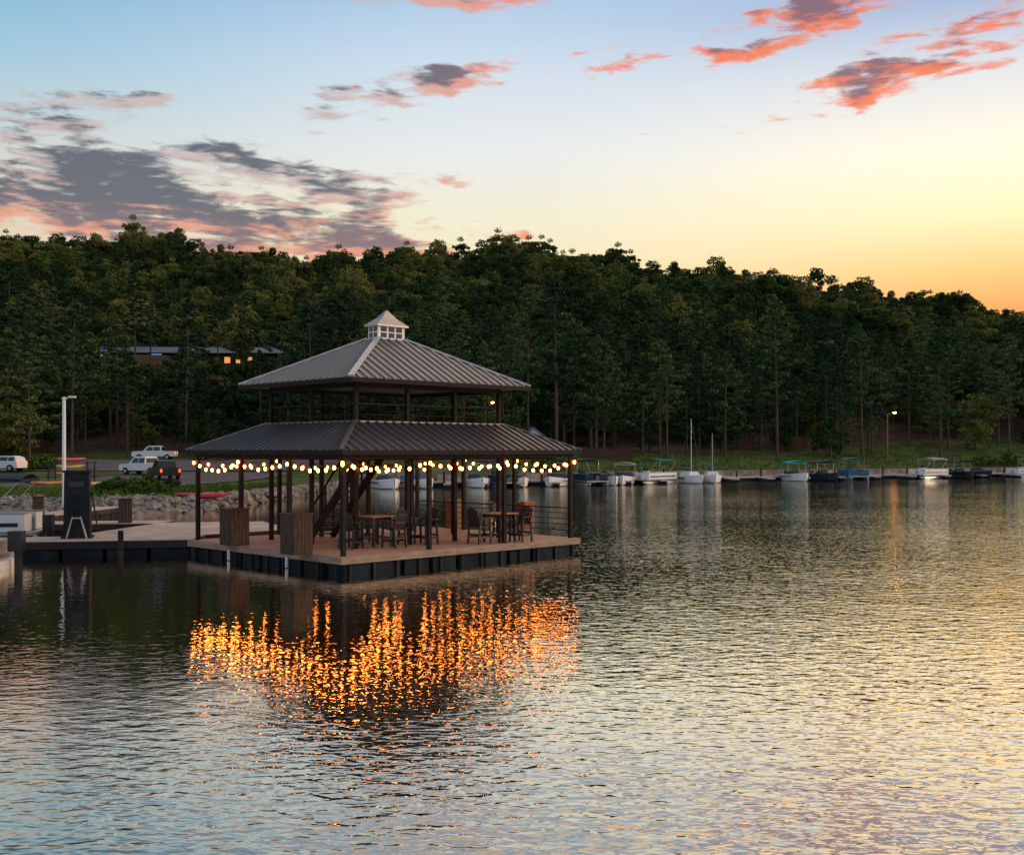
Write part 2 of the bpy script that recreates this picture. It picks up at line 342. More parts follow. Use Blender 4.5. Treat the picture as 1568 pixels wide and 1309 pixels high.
gt.interface.new_socket('Geometry',in_out='INPUT',socket_type='NodeSocketGeometry'); gt.interface.new_socket('Geometry',in_out='OUTPUT',socket_type='NodeSocketGeometry')
N=gt.nodes; gi=N.new('NodeGroupInput'); go=N.new('NodeGroupOutput'); ip=N.new('GeometryNodeInstanceOnPoints'); ci=N.new('GeometryNodeCollectionInfo'); ci.inputs['Collection'].default_value=coll; ci.inputs['Separate Children'].default_value=True; ci.inputs['Reset Children'].default_value=True
def attr(n,tp):
    a=N.new('GeometryNodeInputNamedAttribute'); a.data_type=tp; a.inputs['Name'].default_value=n; return a.outputs['Attribute']
cx=N.new('ShaderNodeCombineXYZ'); gt.links.new(attr('trot','FLOAT'),cx.inputs[2])
gt.links.new(gi.outputs[0],ip.inputs['Points']); gt.links.new(ci.outputs[0],ip.inputs['Instance']); ip.inputs['Pick Instance'].default_value=True
gt.links.new(attr('tidx','INT'),ip.inputs['Instance Index']); gt.links.new(cx.outputs[0],ip.inputs['Rotation']); gt.links.new(attr('tscale','FLOAT'),ip.inputs['Scale']); gt.links.new(ip.outputs[0],go.inputs[0])
md=forest.modifiers.new('scatter','NODES'); md.node_group=gt
def put(name,me,x,y,s=1,rz=0,dz=-.2):
    o=bpy.data.objects.new(name,me); sc.collection.objects.link(o); o.location=(x,y,gz(x,y)+dz); o.scale=(s,s,s); o.rotation_euler=(0,0,rz); return o
for i,(px,d,s) in enumerate([(852,152,1.1),(905,160,.8),(1190,170,1.02),(1110,166,.9),(1320,178,.95),(1010,164,.85),(1440,182,.8),(655,146,.9),(700,150,.72),(770,152,.78),(1545,186,.85),(45,140,.8),(110,150,.98),(195,152,.7),(285,153,.9),(400,154,.85)]):
    put('pine_tree',pine_meshes[i%4],gx(px,d),d,s,i*1.3)
shrub_me=broad('shrub_mesh',1.6,2.6,1500,'shrub',.02)
for px,d in[(205,74),(225,77),(248,72),(180,78),(160,74),(262,80),(120,76),(240,69),(215,70)]:
    put('shrub',shrub_me,gx(px,d),d,random.uniform(.5,.8),random.random()*6,-.1)
for px,d in[(850,133),(835,131),(1520,172),(1545,173),(1500,171),(70,122),(50,121)]:
    put('shrub',shrub_me,gx(px,d),d,random.uniform(.9,1.4),random.random()*6,-.1)
# riprap
mb=MB()
for i in range(1700):
    x=random.uniform(-48,-14.5) if i<1350 else random.uniform(-18,-14); yy=float(np.interp(x,SX,SY))+random.uniform(-1.0,6.0)+ (random.random()**3)*3
    r=random.uniform(.10,.36); z=gz(x,yy)
    o=len(mb.v); mb.sph((x,yy,z+r*.15),r,5,4,0,(random.uniform(.8,1.4),random.uniform(.8,1.3),random.uniform(.5,.8)))
    for j in range(o,len(mb.v)):
        v=mb.v[j]; mb.v[j]=(v[0]+random.uniform(-.25,.25)*r,v[1]+random.uniform(-.25,.25)*r,v[2]+random.uniform(-.2,.2)*r)
mb.obj('riprap_rocks','rock')
# grass tufts (one object) along near left bank and right bank
mb=MB()
def tuft(x,y,h):
    z=gz(x,y)
    for k in range(4):
        a=random.random()*6.28; w=h*.25; dx,dy=math.cos(a)*w,math.sin(a)*w; lx,ly=random.uniform(-.4,.4)*h,random.uniform(-.4,.4)*h
        mb.add([(x-dx,y-dy,z-.03),(x+dx,y+dy,z-.03),(x+lx,y+ly,z+h)],[(0,1,2)])
for i in range(5000):
    x=random.uniform(-50,-18); y_=float(np.interp(x,SX,SY))+random.uniform(4.5,30); 
    if -46<x<-24 and y_>84: continue
    tuft(x,y_,random.uniform(.1,.4))
for i in range(4000):
    x=random.uniform(0,95); y_=float(np.interp(x,SX,SY))+random.uniform(1.8,24); tuft(x,y_,random.uniform(.12,.4))
mb.obj('grass','shrub')
# ---------------------------------------------------------------- pavilion (local: s along right-hand side, t along left-hand side)
PA=math.radians(44.8); PO=Vector((-4.8,31.3,0))
pav=empty('lake_pavilion',PO,PA); LA,LB=10.0,8.6
mb=MB(); nb=int(LB/.145); w=LB/nb
for i in range(nb):
    for j in range(2):
        jl=random.uniform(.35,.65) if j==0 else None
        if j==0: cut=LA*jl; s0,s1=0,cut-.002
        else: s0,s1=cut+.002,LA
        mb.box(((s0+s1)/2,(i+.5)*w,.478+random.uniform(-.002,.002)),(s1-s0,w-.008,.04))
mb.obj('deck_boards','deck',pav)
mb=MB()
for p0,p1 in(((0,-.03),(LA,-.03)),((0,LB+.03),(LA,LB+.03))): mb.beam((*p0,.39),(*p1,.39),.05,.2)
for p0,p1 in(((-.03,-.055),(-.03,LB+.055)),((LA+.03,-.055),(LA+.03,LB+.055))): mb.beam((*p0,.39),(*p1,.39),.05,.2)
mb.obj('deck_fascia','fascia',pav)
mb=MB()
for i in range(9):
    for t0 in(.45,LB-.45): mb.box((.6+i*1.1,t0,.1),(.95,.8,.38))
for i in range(6):
    for s0 in(.45,LA-.45): mb.box((s0,1.5+i*1.12,.1),(.8,.95,.38))
mb.box((LA/2,LB/2,.22),(LA-.3,LB-.3,.12))
for i in range(12): mb.box((.3+i*(LA-.6)/11,-.0,.12),(.1,.06,.3),mi=1)
for i in range(10): mb.box((0,.3+i*(LB-.6)/9,.12),(.06,.1,.3),mi=1)
mb.obj('deck_floats',['float','darkwood'],pav,bevel=.03)
# cleats / bumpers at the edge (white)
mb=MB()
for t0 in(2.6,5.9): mb.cyl((-.11,t0,.02),(-.11,t0,.34),.05,n=8)
mb.obj('dock_bumpers','white',pav)
# posts
def rectpts(ins,na,nb_):
    out=[]; a0,a1,b0,b1=ins,LA-ins,ins,LB-ins
    for i in range(na+1):
        s_=a0+(a1-a0)*i/na; out+=[(s_,b0),(s_,b1)]
    for i in range(1,nb_):
        t_=b0+(b1-b0)*i/nb_; out+=[(a0,t_),(a1,t_)]
    return out
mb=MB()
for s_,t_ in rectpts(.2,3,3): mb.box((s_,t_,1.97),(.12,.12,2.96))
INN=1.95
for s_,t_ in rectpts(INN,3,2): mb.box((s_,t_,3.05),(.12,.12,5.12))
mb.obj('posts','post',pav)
# knee braces & beams
mb=MB()
for z,ins in((3.36,.2),(3.34,INN),(5.55,INN)):
    a0,a1,b0,b1=ins,LA-ins,ins,LB-ins
    mb.beam((a0,b0,z),(a1,b0,z),.1,.18);mb.beam((a0,b1,z),(a1,b1,z),.1,.18);mb.beam((a0,b0,z),(a0,b1,z),.1,.18);mb.beam((a1,b0,z),(a1,b1,z),.1,.18)
for i in range(1,8): s_=LA*i/8; mb.beam((s_,.2,3.3),(s_,LB-.2,3.3),.06,.16)
for i in range(14):
    s_=INN+(LA-2*INN)*i/13; mb.beam((s_,INN,3.46),(s_,LB-INN,3.46),.05,.1)
# upper rails
a0,a1,b0,b1=INN,LA-INN,INN,LB-INN
for z in(4.62,4.95):
    hh=.02 if z<4.9 else .05
    mb.beam((a0,b0,z),(a1,b0,z),.04,hh);mb.beam((a0,b1,z),(a1,b1,z),.04,hh);mb.beam((a0,b0,z),(a0,b1,z),.04,hh);mb.beam((a1,b0,z),(a1,b1,z),.04,hh)
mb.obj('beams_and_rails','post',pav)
mb=MB(); mb.box((LA/2,LB/2,3.93),(LA-2*INN,LB-2*INN,.08)); mb.obj('upper_floor','soffit',pav)
# roofs
def roof_face(mb,rb,E0,E1,T0,T1,sp=.33):
    E0,E1,T0,T1=map(Vector,(E0,E1,T0,T1)); al=(E1-E0); Lh=al.length; al.normalize(); i0=(T0-E0).dot(al); up=(T0-E0)-al*i0; i1=Lh-(T1-E0).dot(al)
    n=al.cross(up).normalized()
    if n.z<0:n=-n
    th=n*.05
    mb.add([E0,E1,T1,T0,E0-th,E1-th,T1-th,T0-th],[(0,1,2,3),(7,6,5,4),(0,4,5,1)])
    k=int(Lh/sp); 
    for i in range(1,k):
        e=Lh*i/k; f=min(1,e/max(i0,1e-3),(Lh-e)/max(i1,1e-3)); p=E0+al*e+n*.018
        rb.beam(p-up.normalized()*.02,p+up*f,.045,.055,up=n)
def ring(ins,z): return [(ins,ins,z),(LA-ins,ins,z),(LA-ins,LB-ins,z),(ins,LB-ins,z)]
rf=MB();rb=MB();hp=MB()
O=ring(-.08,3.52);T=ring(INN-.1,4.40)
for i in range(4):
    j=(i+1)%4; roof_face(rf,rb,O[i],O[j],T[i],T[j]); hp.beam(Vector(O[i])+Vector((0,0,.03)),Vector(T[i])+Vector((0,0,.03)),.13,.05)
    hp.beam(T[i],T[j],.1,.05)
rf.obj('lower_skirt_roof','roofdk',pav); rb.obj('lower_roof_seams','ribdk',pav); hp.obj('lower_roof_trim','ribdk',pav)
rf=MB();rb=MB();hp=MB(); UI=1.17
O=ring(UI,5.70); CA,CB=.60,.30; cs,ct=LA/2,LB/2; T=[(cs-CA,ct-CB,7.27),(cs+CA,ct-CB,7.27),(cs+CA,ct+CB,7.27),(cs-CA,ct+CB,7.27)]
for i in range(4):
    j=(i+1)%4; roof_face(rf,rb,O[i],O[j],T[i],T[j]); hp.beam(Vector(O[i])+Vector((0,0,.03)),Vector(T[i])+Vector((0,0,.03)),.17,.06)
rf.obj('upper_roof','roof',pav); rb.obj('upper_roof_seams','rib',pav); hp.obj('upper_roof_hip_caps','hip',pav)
mb=MB()
for R_,z in((ring(-.08,3.52),3.44),(ring(UI,5.7),5.62)):
    for i in range(4):
        p=Vector(R_[i]);q=Vector(R_[(i+1)%4]);p.z=q.z=z; mb.beam(p,q,.05,.12)
mb.obj('eave_fascia','post',pav)
mb=MB()
o0=ring(-.03,3.41); mb.add(o0,[(3,2,1,0)]); o1=ring(UI+.04,5.6); mb.add(o1,[(3,2,1,0)])
mb.obj('soffits','soffit',pav)
# cupola
mb=MB(); mb.box((cs,ct,7.45),(1.14,.54,.5),mi=0)
mb.box((cs,ct,7.24),(1.24,.64,.10),mi=0); 
for sg in(-1,1):
    for k in range(3):
        for l in range(2): mb.box((cs-.33+k*.33,ct+sg*.272,7.40+l*.2),(.25,.012,.16),mi=1)
    for k in range(2):
        for l in range(2): mb.box((cs+sg*.572,ct-.12+k*.24,7.40+l*.2),(.012,.18,.16),mi=1)
for r0,z0,r1,z1 in(((.67,.37),7.70,(.67,.37),7.75),((.67,.37),7.75,(.33,.18),7.98),((.33,.18),7.98,(.03,.03),8.27)):
    A_=[(cs-r0[0],ct-r0[1],z0),(cs+r0[0],ct-r0[1],z0),(cs+r0[0],ct+r0[1],z0),(cs-r0[0],ct+r0[1],z0)];B_=[(cs-r1[0],ct-r1[1],z1),(cs+r1[0],ct-r1[1],z1),(cs+r1[0],ct+r1[1],z1),(cs-r1[0],ct+r1[1],z1)]
    mb.add(A_+B_,[(0,1,5,4),(1,2,6,5),(2,3,7,6),(3,0,4,7),(3,2,1,0)],mi=2)
mb.cyl((cs,ct,8.2),(cs,ct,8.62),.015,.006,6,mi=3); mb.sph((cs,ct,8.36),.035,6,4,mi=3)
mb.obj('cupola',['white','glassb','rib','post'],pav)
# stairs
mb=MB(); s0=3.2
for i in range(14):
    f=i/13; mb.box((s0+.45,6.1-2.7*f,.65+2.75*f),(.9,.26,.04))
for sx in(s0,s0+.9):
    mb.beam((sx,6.2,.5),(sx,3.3,3.4),.05,.26); mb.beam((sx,6.2,1.45),(sx,3.6,4.0),.05,.06)
    for i in range(4): mb.beam((sx,6.1-i*.8,.6+i*.8),(sx,6.1-i*.8,1.5+i*.8),.05,.05)
mb.obj('staircase','post',pav)
# cable railing on the far-right side
mb=MB()
for z in(.75,.95,1.15,1.35): mb.cyl((LA-.2,.2,z),(LA-.2,LB-.2,z),.012,n=4)
mb.beam((LA-.2,.2,1.52),(LA-.2,LB-.2,1.52),.07,.04)
mb.obj('cable_railing','darkwood',pav)
# string lights
sl=empty('string_lights',PO,PA); wb=MB();bb=MB()
def strand(p,q,n,sag=.2):
    prev=None
    for i in range(n+1):
        f=i/n; z=p[2]+(q[2]-p[2])*f-sag*4*f*(1-f); c=(p[0]+(q[0]-p[0])*f,p[1]+(q[1]-p[1])*f,z)
        if prev: wb.cyl(prev,c,.008,n=4,cap=False)
        prev=c
        if 0<i<n or i==0:
            zj=random.uniform(-.03,.03)
            wb.cyl((c[0],c[1],z),(c[0],c[1],z-.07+zj),.016,n=5); bb.sph((c[0],c[1],z-.12+zj),.052,6,4,sc3=(1,1,1.2))
zt=3.24
def side(p0,p1,k,n):
    for i in range(k):
        a=[p0[0]+(p1[0]-p0[0])*i/k,p0[1]+(p1[1]-p0[1])*i/k,zt]; b_=[p0[0]+(p1[0]-p0[0])*(i+1)/k,p0[1]+(p1[1]-p0[1])*(i+1)/k,zt]
        strand(a,b_,n,random.uniform(.14,.3))
e0,e1,f0,f1=.1,LA-.1,.1,LB-.1
side((e0,f0),(e1,f0),3,8);side((e0,f0),(e0,f1),3,7);side((e1,f0),(e1,f1),3,6);side((e0,f1),(e1,f1),3,6)
strand((e0,f0,zt),(e1,f1,zt),10,.3);strand((e1,f0,zt),(e0,f1,zt),10,.3)
wb.obj('cable','wire',sl);bb.obj('bulbs','bulb',sl,smooth=True)
# ---------------------------------------------------------------- deck furniture
def wpos(px,py,z=.5):
    d=gd(py,z); return (gx(px,d),d,z)
def chair_mesh():
    mb=MB()
    for x in(-.25,.25):
        mb.beam((x,-.25,0),(x,-.22,.82),.06,.05); mb.beam((x,.30,0),(x,.24,.62),.06,.05)
        mb.beam((x*1.12,-.30,.84),(x*1.12,.26,.80),.12,.03)
        mb.beam((x,-.26,.22),(x,.29,.22),.04,.06)
    mb.beam((-.25,-.27,.25),(.25,-.27,.25),.04,.09); mb.beam((-.25,.27,.3),(.25,.27,.3),.04,.06)
    for i in range(5): mb.beam((-.27,-.24+i*.11,.60-i*.012),(.27,-.24+i*.11,.60-i*.012),.095,.025)
    for i in range(5):
        x=-.2+i*.1; hgt=1.18-.05*abs(i-2)**1.5*.6; mb.beam((x,.20,.56),(x,.38,hgt),.085,.022,up=(0,1,0))
    mb.beam((-.25,.27,.78),(.25,.27,.78),.03,.06); mb.beam((-.24,.34,1.02),(.24,.34,1.02),.03,.05)
    return mb.mesh('deck_chair',['chair'])
cm=chair_mesh()
def tmesh():
    mb=MB()
    for i in range(6): mb.box((0,-.375+i*.15,.93),(.9,.142,.035),mi=0)
    for x in(-.36,.36):
        for y_ in(-.36,.36): mb.beam((x,y_,0),(x,y_,.91),.07,.07,mi=1)
    for x in(-.36,.36): mb.beam((x,-.36,.85),(x,.36,.85),.04,.09,mi=1); mb.beam((x,-.36,.25),(x,.36,.25),.04,.06,mi=1)
    mb.beam((-.36,0,.25),(.36,0,.25),.04,.06,mi=1)
    return mb.mesh('deck_table',['tabletop','chair'])
tm=tmesh()
def place(name,me,p,rz):
    o=bpy.data.objects.new(name,me); sc.collection.objects.link(o); o.location=p; o.rotation_euler=(0,0,rz); return o
for px,py,r in[(538,840,1.9),(603,838,3.3),(628,832,0.2),(652,833,-1.5),(560,829,.5),(735,832,1.6),(797,829,-1.4),(772,822,.1)]:
    place('deck_chair',cm,wpos(px,py,.502),PA+r)
for px,py in[(575,835),(765,829)]: place('deck_table',tm,wpos(px,py,.502),PA)
def bin_box(name,px,py,h,wd,mat,lidmat):
    p=wpos(px,py,.502); e=empty(name,p,PA); mb=MB(); n=5; sw=wd/n
    mb.box((0,0,h/2),(wd-.05,wd-.05,h-.06),mi=1)
    for i in range(n):
        o=-wd/2+sw*(i+.5)
        for s_ in(-1,1): mb.box((o,s_*wd/2,h/2),(sw-.012,.022,h)); mb.box((s_*(wd/2+.002),o,h/2),(.022,sw-.012,h))
    mb.obj('slatted_body',[mat,'black'],e)
    mb=MB(); mb.box((0,0,h+.025),(wd+.08,wd+.08,.045)); mb.box((0,0,h+.055),(wd*.4,wd*.4,.02)); mb.obj('lid',lidmat,e,bevel=.01)
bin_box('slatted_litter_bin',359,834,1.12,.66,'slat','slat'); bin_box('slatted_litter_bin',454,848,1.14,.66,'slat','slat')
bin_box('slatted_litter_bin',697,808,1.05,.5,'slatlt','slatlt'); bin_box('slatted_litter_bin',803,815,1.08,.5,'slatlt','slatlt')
# ---------------------------------------------------------------- left pier
pier=empty('pier')
mb=MB();sd=MB();fl=MB()
def slab(P,top=.5,th=.14):
    n=len(P); V=[(x,y,top) for x,y in P]+[(x,y,top-th) for x,y in P]
    mb.add(V,[tuple(range(n)),tuple(range(2*n-1,n-1,-1))]+[(i,i+n,(i+1)%n+n,(i+1)%n) for i in range(n)])
    for i in range(n):
        x0,y0=P[i];x1,y1=P[(i+1)%n]; Ln=math.hypot(x1-x0,y1-y0); k=max(1,int(Ln/1.3)); cxm=sum(p[0] for p in P)/n; cym=sum(p[1] for p in P)/n
        ux,uy=(x1-x0)/Ln,(y1-y0)/Ln; nx_,ny_=-uy,ux
        if (cxm-x0)*nx_+(cym-y0)*ny_<0: nx_,ny_=-nx_,-ny_
        for j in range(k):
            f=(j+.5)/k; sd.box((x0+(x1-x0)*f+nx_*.35,y0+(y1-y0)*f+ny_*.35,.12),(Ln/k-.12,.6,.42),math.atan2(uy,ux))
        fl.beam((x0-nx_*.03,y0-ny_*.03,.36),(x1-nx_*.03,y1-ny_*.03,.36),.05,.24)
slab([(-26,34.6),(-10.85,37.6),(-11.0,39.8),(-26.4,36.7)])
slab([(-15.6,38.9),(-11.0,39.82),(-8.4,42.6),(-10.6,47.2),(-14.6,46.4)])
slab([(-24.5,44.6),(-14.75,46.0),(-14.6,47.9),(-24.7,46.6)])
slab([(-22.9,46.85),(-21.3,47.05),(-20.9,59.5),(-22.5,59.5)],.5,.12)
mb.obj('walkway','conc',pier); sd.obj('floats','float',pier,bevel=.03); fl.obj('edge_timber','darkwood',pier)
mb=MB()
for x,y_ in[(-17.2,36.0),(-21,35.3),(-13,37.0),(-19,44.9),(-23.3,44.3),(-11.5,47.6)]: mb.cyl((x,y_-.12,-1.5),(x,y_-.12,.85),.1,.09,10)
mb.obj('pilings','darkwood',pier)
# fuel pump kiosk
fp=empty('fuel_pump_kiosk',(gx(119,38.3),38.3,.5),math.radians(14))
mb=MB(); mb.box((0,0,1.15),(.86,.6,2.2),taper=.93); mb.box((0,0,.04),(1.0,.75,.08)); mb.box((0,0,2.29),(.92,.68,.07)); mb.box((0,-.315,1.25),(.55,.02,.5),mi=1); mb.box((0,-.32,1.85),(.5,.02,.2),mi=2)
mb.box((.0,-.31,.7),(.7,.012,.02),mi=2)
mb.obj('cabinet',['kiosk','float','glass'],fp,bevel=.03)
mb=MB()
pr=(.46,-.1,1.7)
for i in range(1,13):
    f=i/12; q=(.46+.18*math.sin(f*math.pi),-.1-.1*f,1.7-1.3*math.sin(f*math.pi)*.9-.1*f); mb.cyl(pr,q,.022,n=6); pr=q
mb.beam((.46,-.2,1.55),(.52,-.3,1.5),.05,.16); mb.obj('hose_and_nozzle','black',fp)
mb=MB()
for x in(-.3,.35): mb.beam((x,-.5,0),(x*.4,-.4,.75),.04,.04)
mb.beam((-.12,-.42,.7),(.14,-.42,.7),.04,.04); mb.obj('stand','alu',fp)
def bin2(px,py,h,wd):
    p=wpos(px,py,.5); e=empty('dock_bin',p,.3); mb=MB(); mb.box((0,0,h/2),(wd,wd,h),taper=.95)
    for i in range(4): mb.box((-wd/2+wd*(i+.5)/4,-wd/2-.005,h/2),(wd/4-.02,.02,h*.9),mi=0)
    mb.obj('body',['slat'],e,bevel=.015); mb=MB(); mb.box((0,0,h+.03),(wd*1.05,wd*1.05,.06)); mb.obj('lid','black',e,bevel=.01)
bin2(192,800,.95,.55); bin2(59,788,.8,.5)
mb=MB(); x,y_=gx(98,60.5),60.5; lp=empty('light_pole',(x,y_,gz(x,y_)-.3))
mb.cyl((0,0,0),(0,0,6.3),.11,.09,12); mb.cyl((0,0,6.3),(.35,0,6.45),.04,.035,8); mb.box((.45,0,6.43),(.35,.2,.1)); mb.sph((0,0,6.32),.12,8,6); mb.obj('pole_and_head','white',lp,smooth=False)
# ---------------------------------------------------------------- boats
def hull(mb,Ln,B,H,mi=0,mid=0,draft=.25):
    st=[(0,.92,0),(.25,1,0),(.5,1,.03),(.7,.86,.10),(.86,.55,.2),(.95,.26,.3),(1,.03,.38)]; V=[];n=len(st)
    for f,w,r in st:
        x=-Ln/2+Ln*f; hb=B/2*w; kz=-draft*(1-f**4)+(.3*H if f==1 else 0)
        V+=[(x,0,kz),(x,hb*.8,.05+r*.3),(x,hb,H+r*.5),(x,hb-.1*min(1,w),H+r*.5+.01),(x,hb*.75 if f<.62 else hb-.11*w,(.25 if f<.62 else H+r*.5+.05)),(x,0,(.25 if f<.62 else H+r*.5+.1)),
            (x,-hb*.75 if f<.62 else -hb+.11*w,(.25 if f<.62 else H+r*.5+.05)),(x,-hb+.1*min(1,w),H+r*.5+.01),(x,-hb,H+r*.5),(x,-hb*.8,.05+r*.3)]
    Fc=[]
    for i in range(n-1):
        for k in range(10): a=i*10+k;b=i*10+(k+1)%10; Fc.append((a,a+10,b+10,b))
    Fc.append(tuple(range(10))); mb.add(V,Fc,mi)
def canopy(mb,x0,x1,B,z,mi,fmi,base=.6):
    n=6;V=[]
    for i in range(n+1):
        x=x0+(x1-x0)*i/n
        for j in range(7):
            v=-1+2*j/6; V.append((x,v*B/2,z+.16*(1-v*v)+.05*math.sin(i/n*math.pi)))
    k=len(V); V+= [(a,b,c-.04) for a,b,c in V]; Fc=[]
    for i in range(n):
        for j in range(6): a=i*7+j; Fc+=[(a,a+7,a+8,a+1),(k+a+1,k+a+8,k+a+7,k+a)]
    mb.add(V,Fc,mi)
    for i in(0,n):
        x=x0+(x1-x0)*i/n; mb.beam((x,-B/2,z-.04),(x,B/2,z-.04),.04,.12,mi=mi)
    for sgn in(-1,1):
        mb.beam(((x0+x1)/2,sgn*B/2,z-.05),(x0,sgn*B/2,z-.05),.04,.1,mi=mi);mb.beam(((x0+x1)/2,sgn*B/2,z-.05),(x1,sgn*B/2,z-.05),.04,.1,mi=mi)
        for x,xb in((x0,(x0+x1)/2-.3),(x1,(x0+x1)/2+.3),(x1,x1-.1)): mb.cyl((x,sgn*B/2,z),(xb,sgn*(B/2-.02),base),.02,n=5,mi=fmi)
def boat(kind,x,y,rz,Ln=6.2,col='white',cv='navy',mast=6.6):
    e=empty({'pontoon':'pontoon_boat','run':'motorboat','sail':'sailboat','cover':'covered_motorboat'}[kind],(x,y,0.0),rz)
    mb=MB(); mats=[col,cv,'alu','glass','black','tan']
    if kind=='pontoon':
        for s_ in(-.95,.95): mb.cyl((-Ln/2,s_,.12),(Ln/2-.6,s_,.12),.3,.3,12,mi=2); mb.cyl((Ln/2-.6,s_,.12),(Ln/2,s_,.25),.3,.08,12,mi=2)
        mb.box((-.05,0,.47),(Ln-.3,2.5,.1),mi=2)
        for s_ in(-1.2,1.2): mb.box((-.1,s_,.86),(Ln-1.0,.05,.62),mi=0); mb.beam((-Ln/2+.3,s_,1.22),(Ln/2-.6,s_,1.22),.05,.05,mi=2); mb.box((-.1,s_*1.02,.8),(Ln-1.4,.02,.14),mi=1)
        for x_ in(-Ln/2+.4,Ln/2-.6): mb.box((x_,.75,.86),(.05,.9,.62),mi=0);mb.box((x_,-.75,.86),(.05,.9,.62),mi=0)
        for x_ in(-Ln/2+1,Ln/2-1.3): mb.box((x_,.8,.75),(1.1,.6,.45),mi=5);mb.box((x_,1.05,1.05),(1.1,.14,.4),mi=5);mb.box((x_,-.8,.75),(1.1,.6,.45),mi=5)
        mb.box((.3,-.6,.95),(.5,.6,.85),mi=0); mb.box((.45,-.6,1.45),(.04,.5,.25),mi=3)
        canopy(mb,-Ln/2+.5,.5,2.4,2.45,1,2,1.2)
        mb.box((-Ln/2-.15,0,.75),(.35,.4,.7),mi=4); mb.beam((-Ln/2-.2,0,.4),(-Ln/2-.2,0,-.3),.15,.2,mi=4)
    else:
        hull(mb,Ln,2.3,.75)
        mb.beam((-Ln/2+.1,1.12,.55),(Ln*.2,1.16,.55),.03,.12,mi=1); mb.beam((-Ln/2+.1,-1.12,.55),(Ln*.2,-1.16,.55),.03,.12,mi=1)
        if kind!='sail': mb.box((-Ln/2-.2,0,.8),(.4,.4,.6),mi=4); mb.beam((-Ln/2-.25,0,.5),(-Ln/2-.25,0,-.3),.14,.2,mi=4)
        if kind=='run':
            V=[(Ln*.1,-.95,.8),(Ln*.16,0,.86),(Ln*.1,.95,.8),(Ln*.04,-.85,1.25),(Ln*.09,0,1.3),(Ln*.04,.85,1.25),(-.5,-1.0,.8),(-.5,1.0,.8)]
            mb.add(V,[(0,1,4,3),(1,2,5,4),(0,3,6),(2,7,5)],3)
            for s_ in(-.5,.5): mb.box((-.4,s_,.62),(.55,.5,.4),mi=5);mb.box((-.65,s_,.95),(.12,.5,.4),mi=5)
            mb.box((-Ln/2+.5,0,.6),(.5,1.7,.4),mi=5)
            canopy(mb,-Ln/2+.9,.3,2.1,2.1,1,2,.8)
        if kind=='cover':
            V=[(-Ln/2,-1.1,.8),(-Ln/2,1.1,.8),(-Ln/2+.1,0,1.0),(-.2,-1.18,.8),(-.2,1.18,.8),(.2,0,1.45),(Ln*.3,-.85,.88),(Ln*.3,.85,.88),(Ln*.3,0,1.05),(Ln*.49,0,.98)]
            mb.add(V,[(0,3,5,2),(1,2,5,4),(3,6,8,5),(4,5,8,7),(6,9,8),(7,8,9),(0,2,1)],1)
        if kind=='sail':
            mb.box((.3,0,1.0),(2.2,1.3,.45),mi=0,taper=.85); mb.cyl((.6,0,.8),(.6,0,mast),.05,.035,8,mi=2); mb.cyl((.6,0,1.7),(-2.0,0,1.75),.04,.04,8,mi=2); mb.cyl((.5,0,1.85),(-1.9,0,1.88),.13,.08,8,mi=1)
            for p in((Ln/2,0,1.0),(-Ln/2,0,.9)): mb.cyl((.6,0,mast-.2),p,.006,n=3,mi=2)
    mb.obj('hull_and_fittings',mats,e,smooth=False)
dk=lambda px:(gx(px,np.interp(px,[600,830,1568,1900],[107,113,152,168])),float(np.interp(px,[600,830,1568,1900],[107,113,152,168])))
BO=[('run',600,'white','navy',-1.2),('cover',645,'white','blue',-1.0),('run',735,'white','tan',-1.4),('pontoon',765,'navy','navy',-1.1),('run',790,'white','greenc',-1.3),('run',850,'white','blue',-1.9),('pontoon',893,'navy','navy',-1.2),('cover',921,'white','navy',-1.3),('run',950,'white','tan',-1.75),('pontoon',992,'white','greenc',-2.3),('sail',1045,'white','navy',-1.25),('sail',1079,'white','blue',-1.6),('run',1205,'white','teal',-1.45),('run',1247,'navy','navy',-1.35),('pontoon',1290,'blue','blue',-1.6),('pontoon',1402,'white','tan',-2.6),('run',1452,'black','navy',-1.5),('cover',1475,'navy','navy',-1.3),('pontoon',1550,'white','tan',-2.9)]
for k,px,c_,cv,r in BO:
    x,y_=dk(px); boat(k,x,y_-4.3,r,random.uniform(5.3,6.2),c_,cv,6.9 if px==1045 else 5.4)
boat('pontoon',-20.5,41.2,math.radians(188),6.0,'white','navy'); boat('run',-17.0,33.0,math.radians(185),4.0,'white','tan')
# far dock
fd=empty('marina_dock'); mb=MB(); pl=MB()
for p0,p1 in zip([560,700,830,1080,1330,1568],[700,830,1080,1330,1568,1900]):
    a=dk(p0);b_=dk(p1); mb.beam((*a,.42),(*b_,.42),2.0,.16); mb.beam((*a,.16),(*b_,.16),1.7,.34,mi=1)
for px in range(570,1800,37):
    a=dk(px); pl.cyl((a[0],a[1]-1.15,-1),(a[0],a[1]-1.15,1.15+random.random()*.4),.11,.1,8)
for px in range(640,1800,52):
    a=dk(px); mb.box((a[0],a[1]-4,.4),(.8,6.2,.14)); mb.box((a[0],a[1]-4,.15),(.6,6.0,.3),mi=1)
mb.obj('walkways',['conc','float'],fd); pl.obj('pilings','darkwood',fd)
# shoreline retaining wall right side
mb=MB()
for x in np.arange(-8,110,2.0):
    y0=float(np.interp(x,SX,SY));y1=float(np.interp(x+2,SX,SY)); mb.beam((x,y0+.2,.3),(x+1.96,y1+.2,.3),.35,1.3)
mb.obj('retaining_wall','rock')
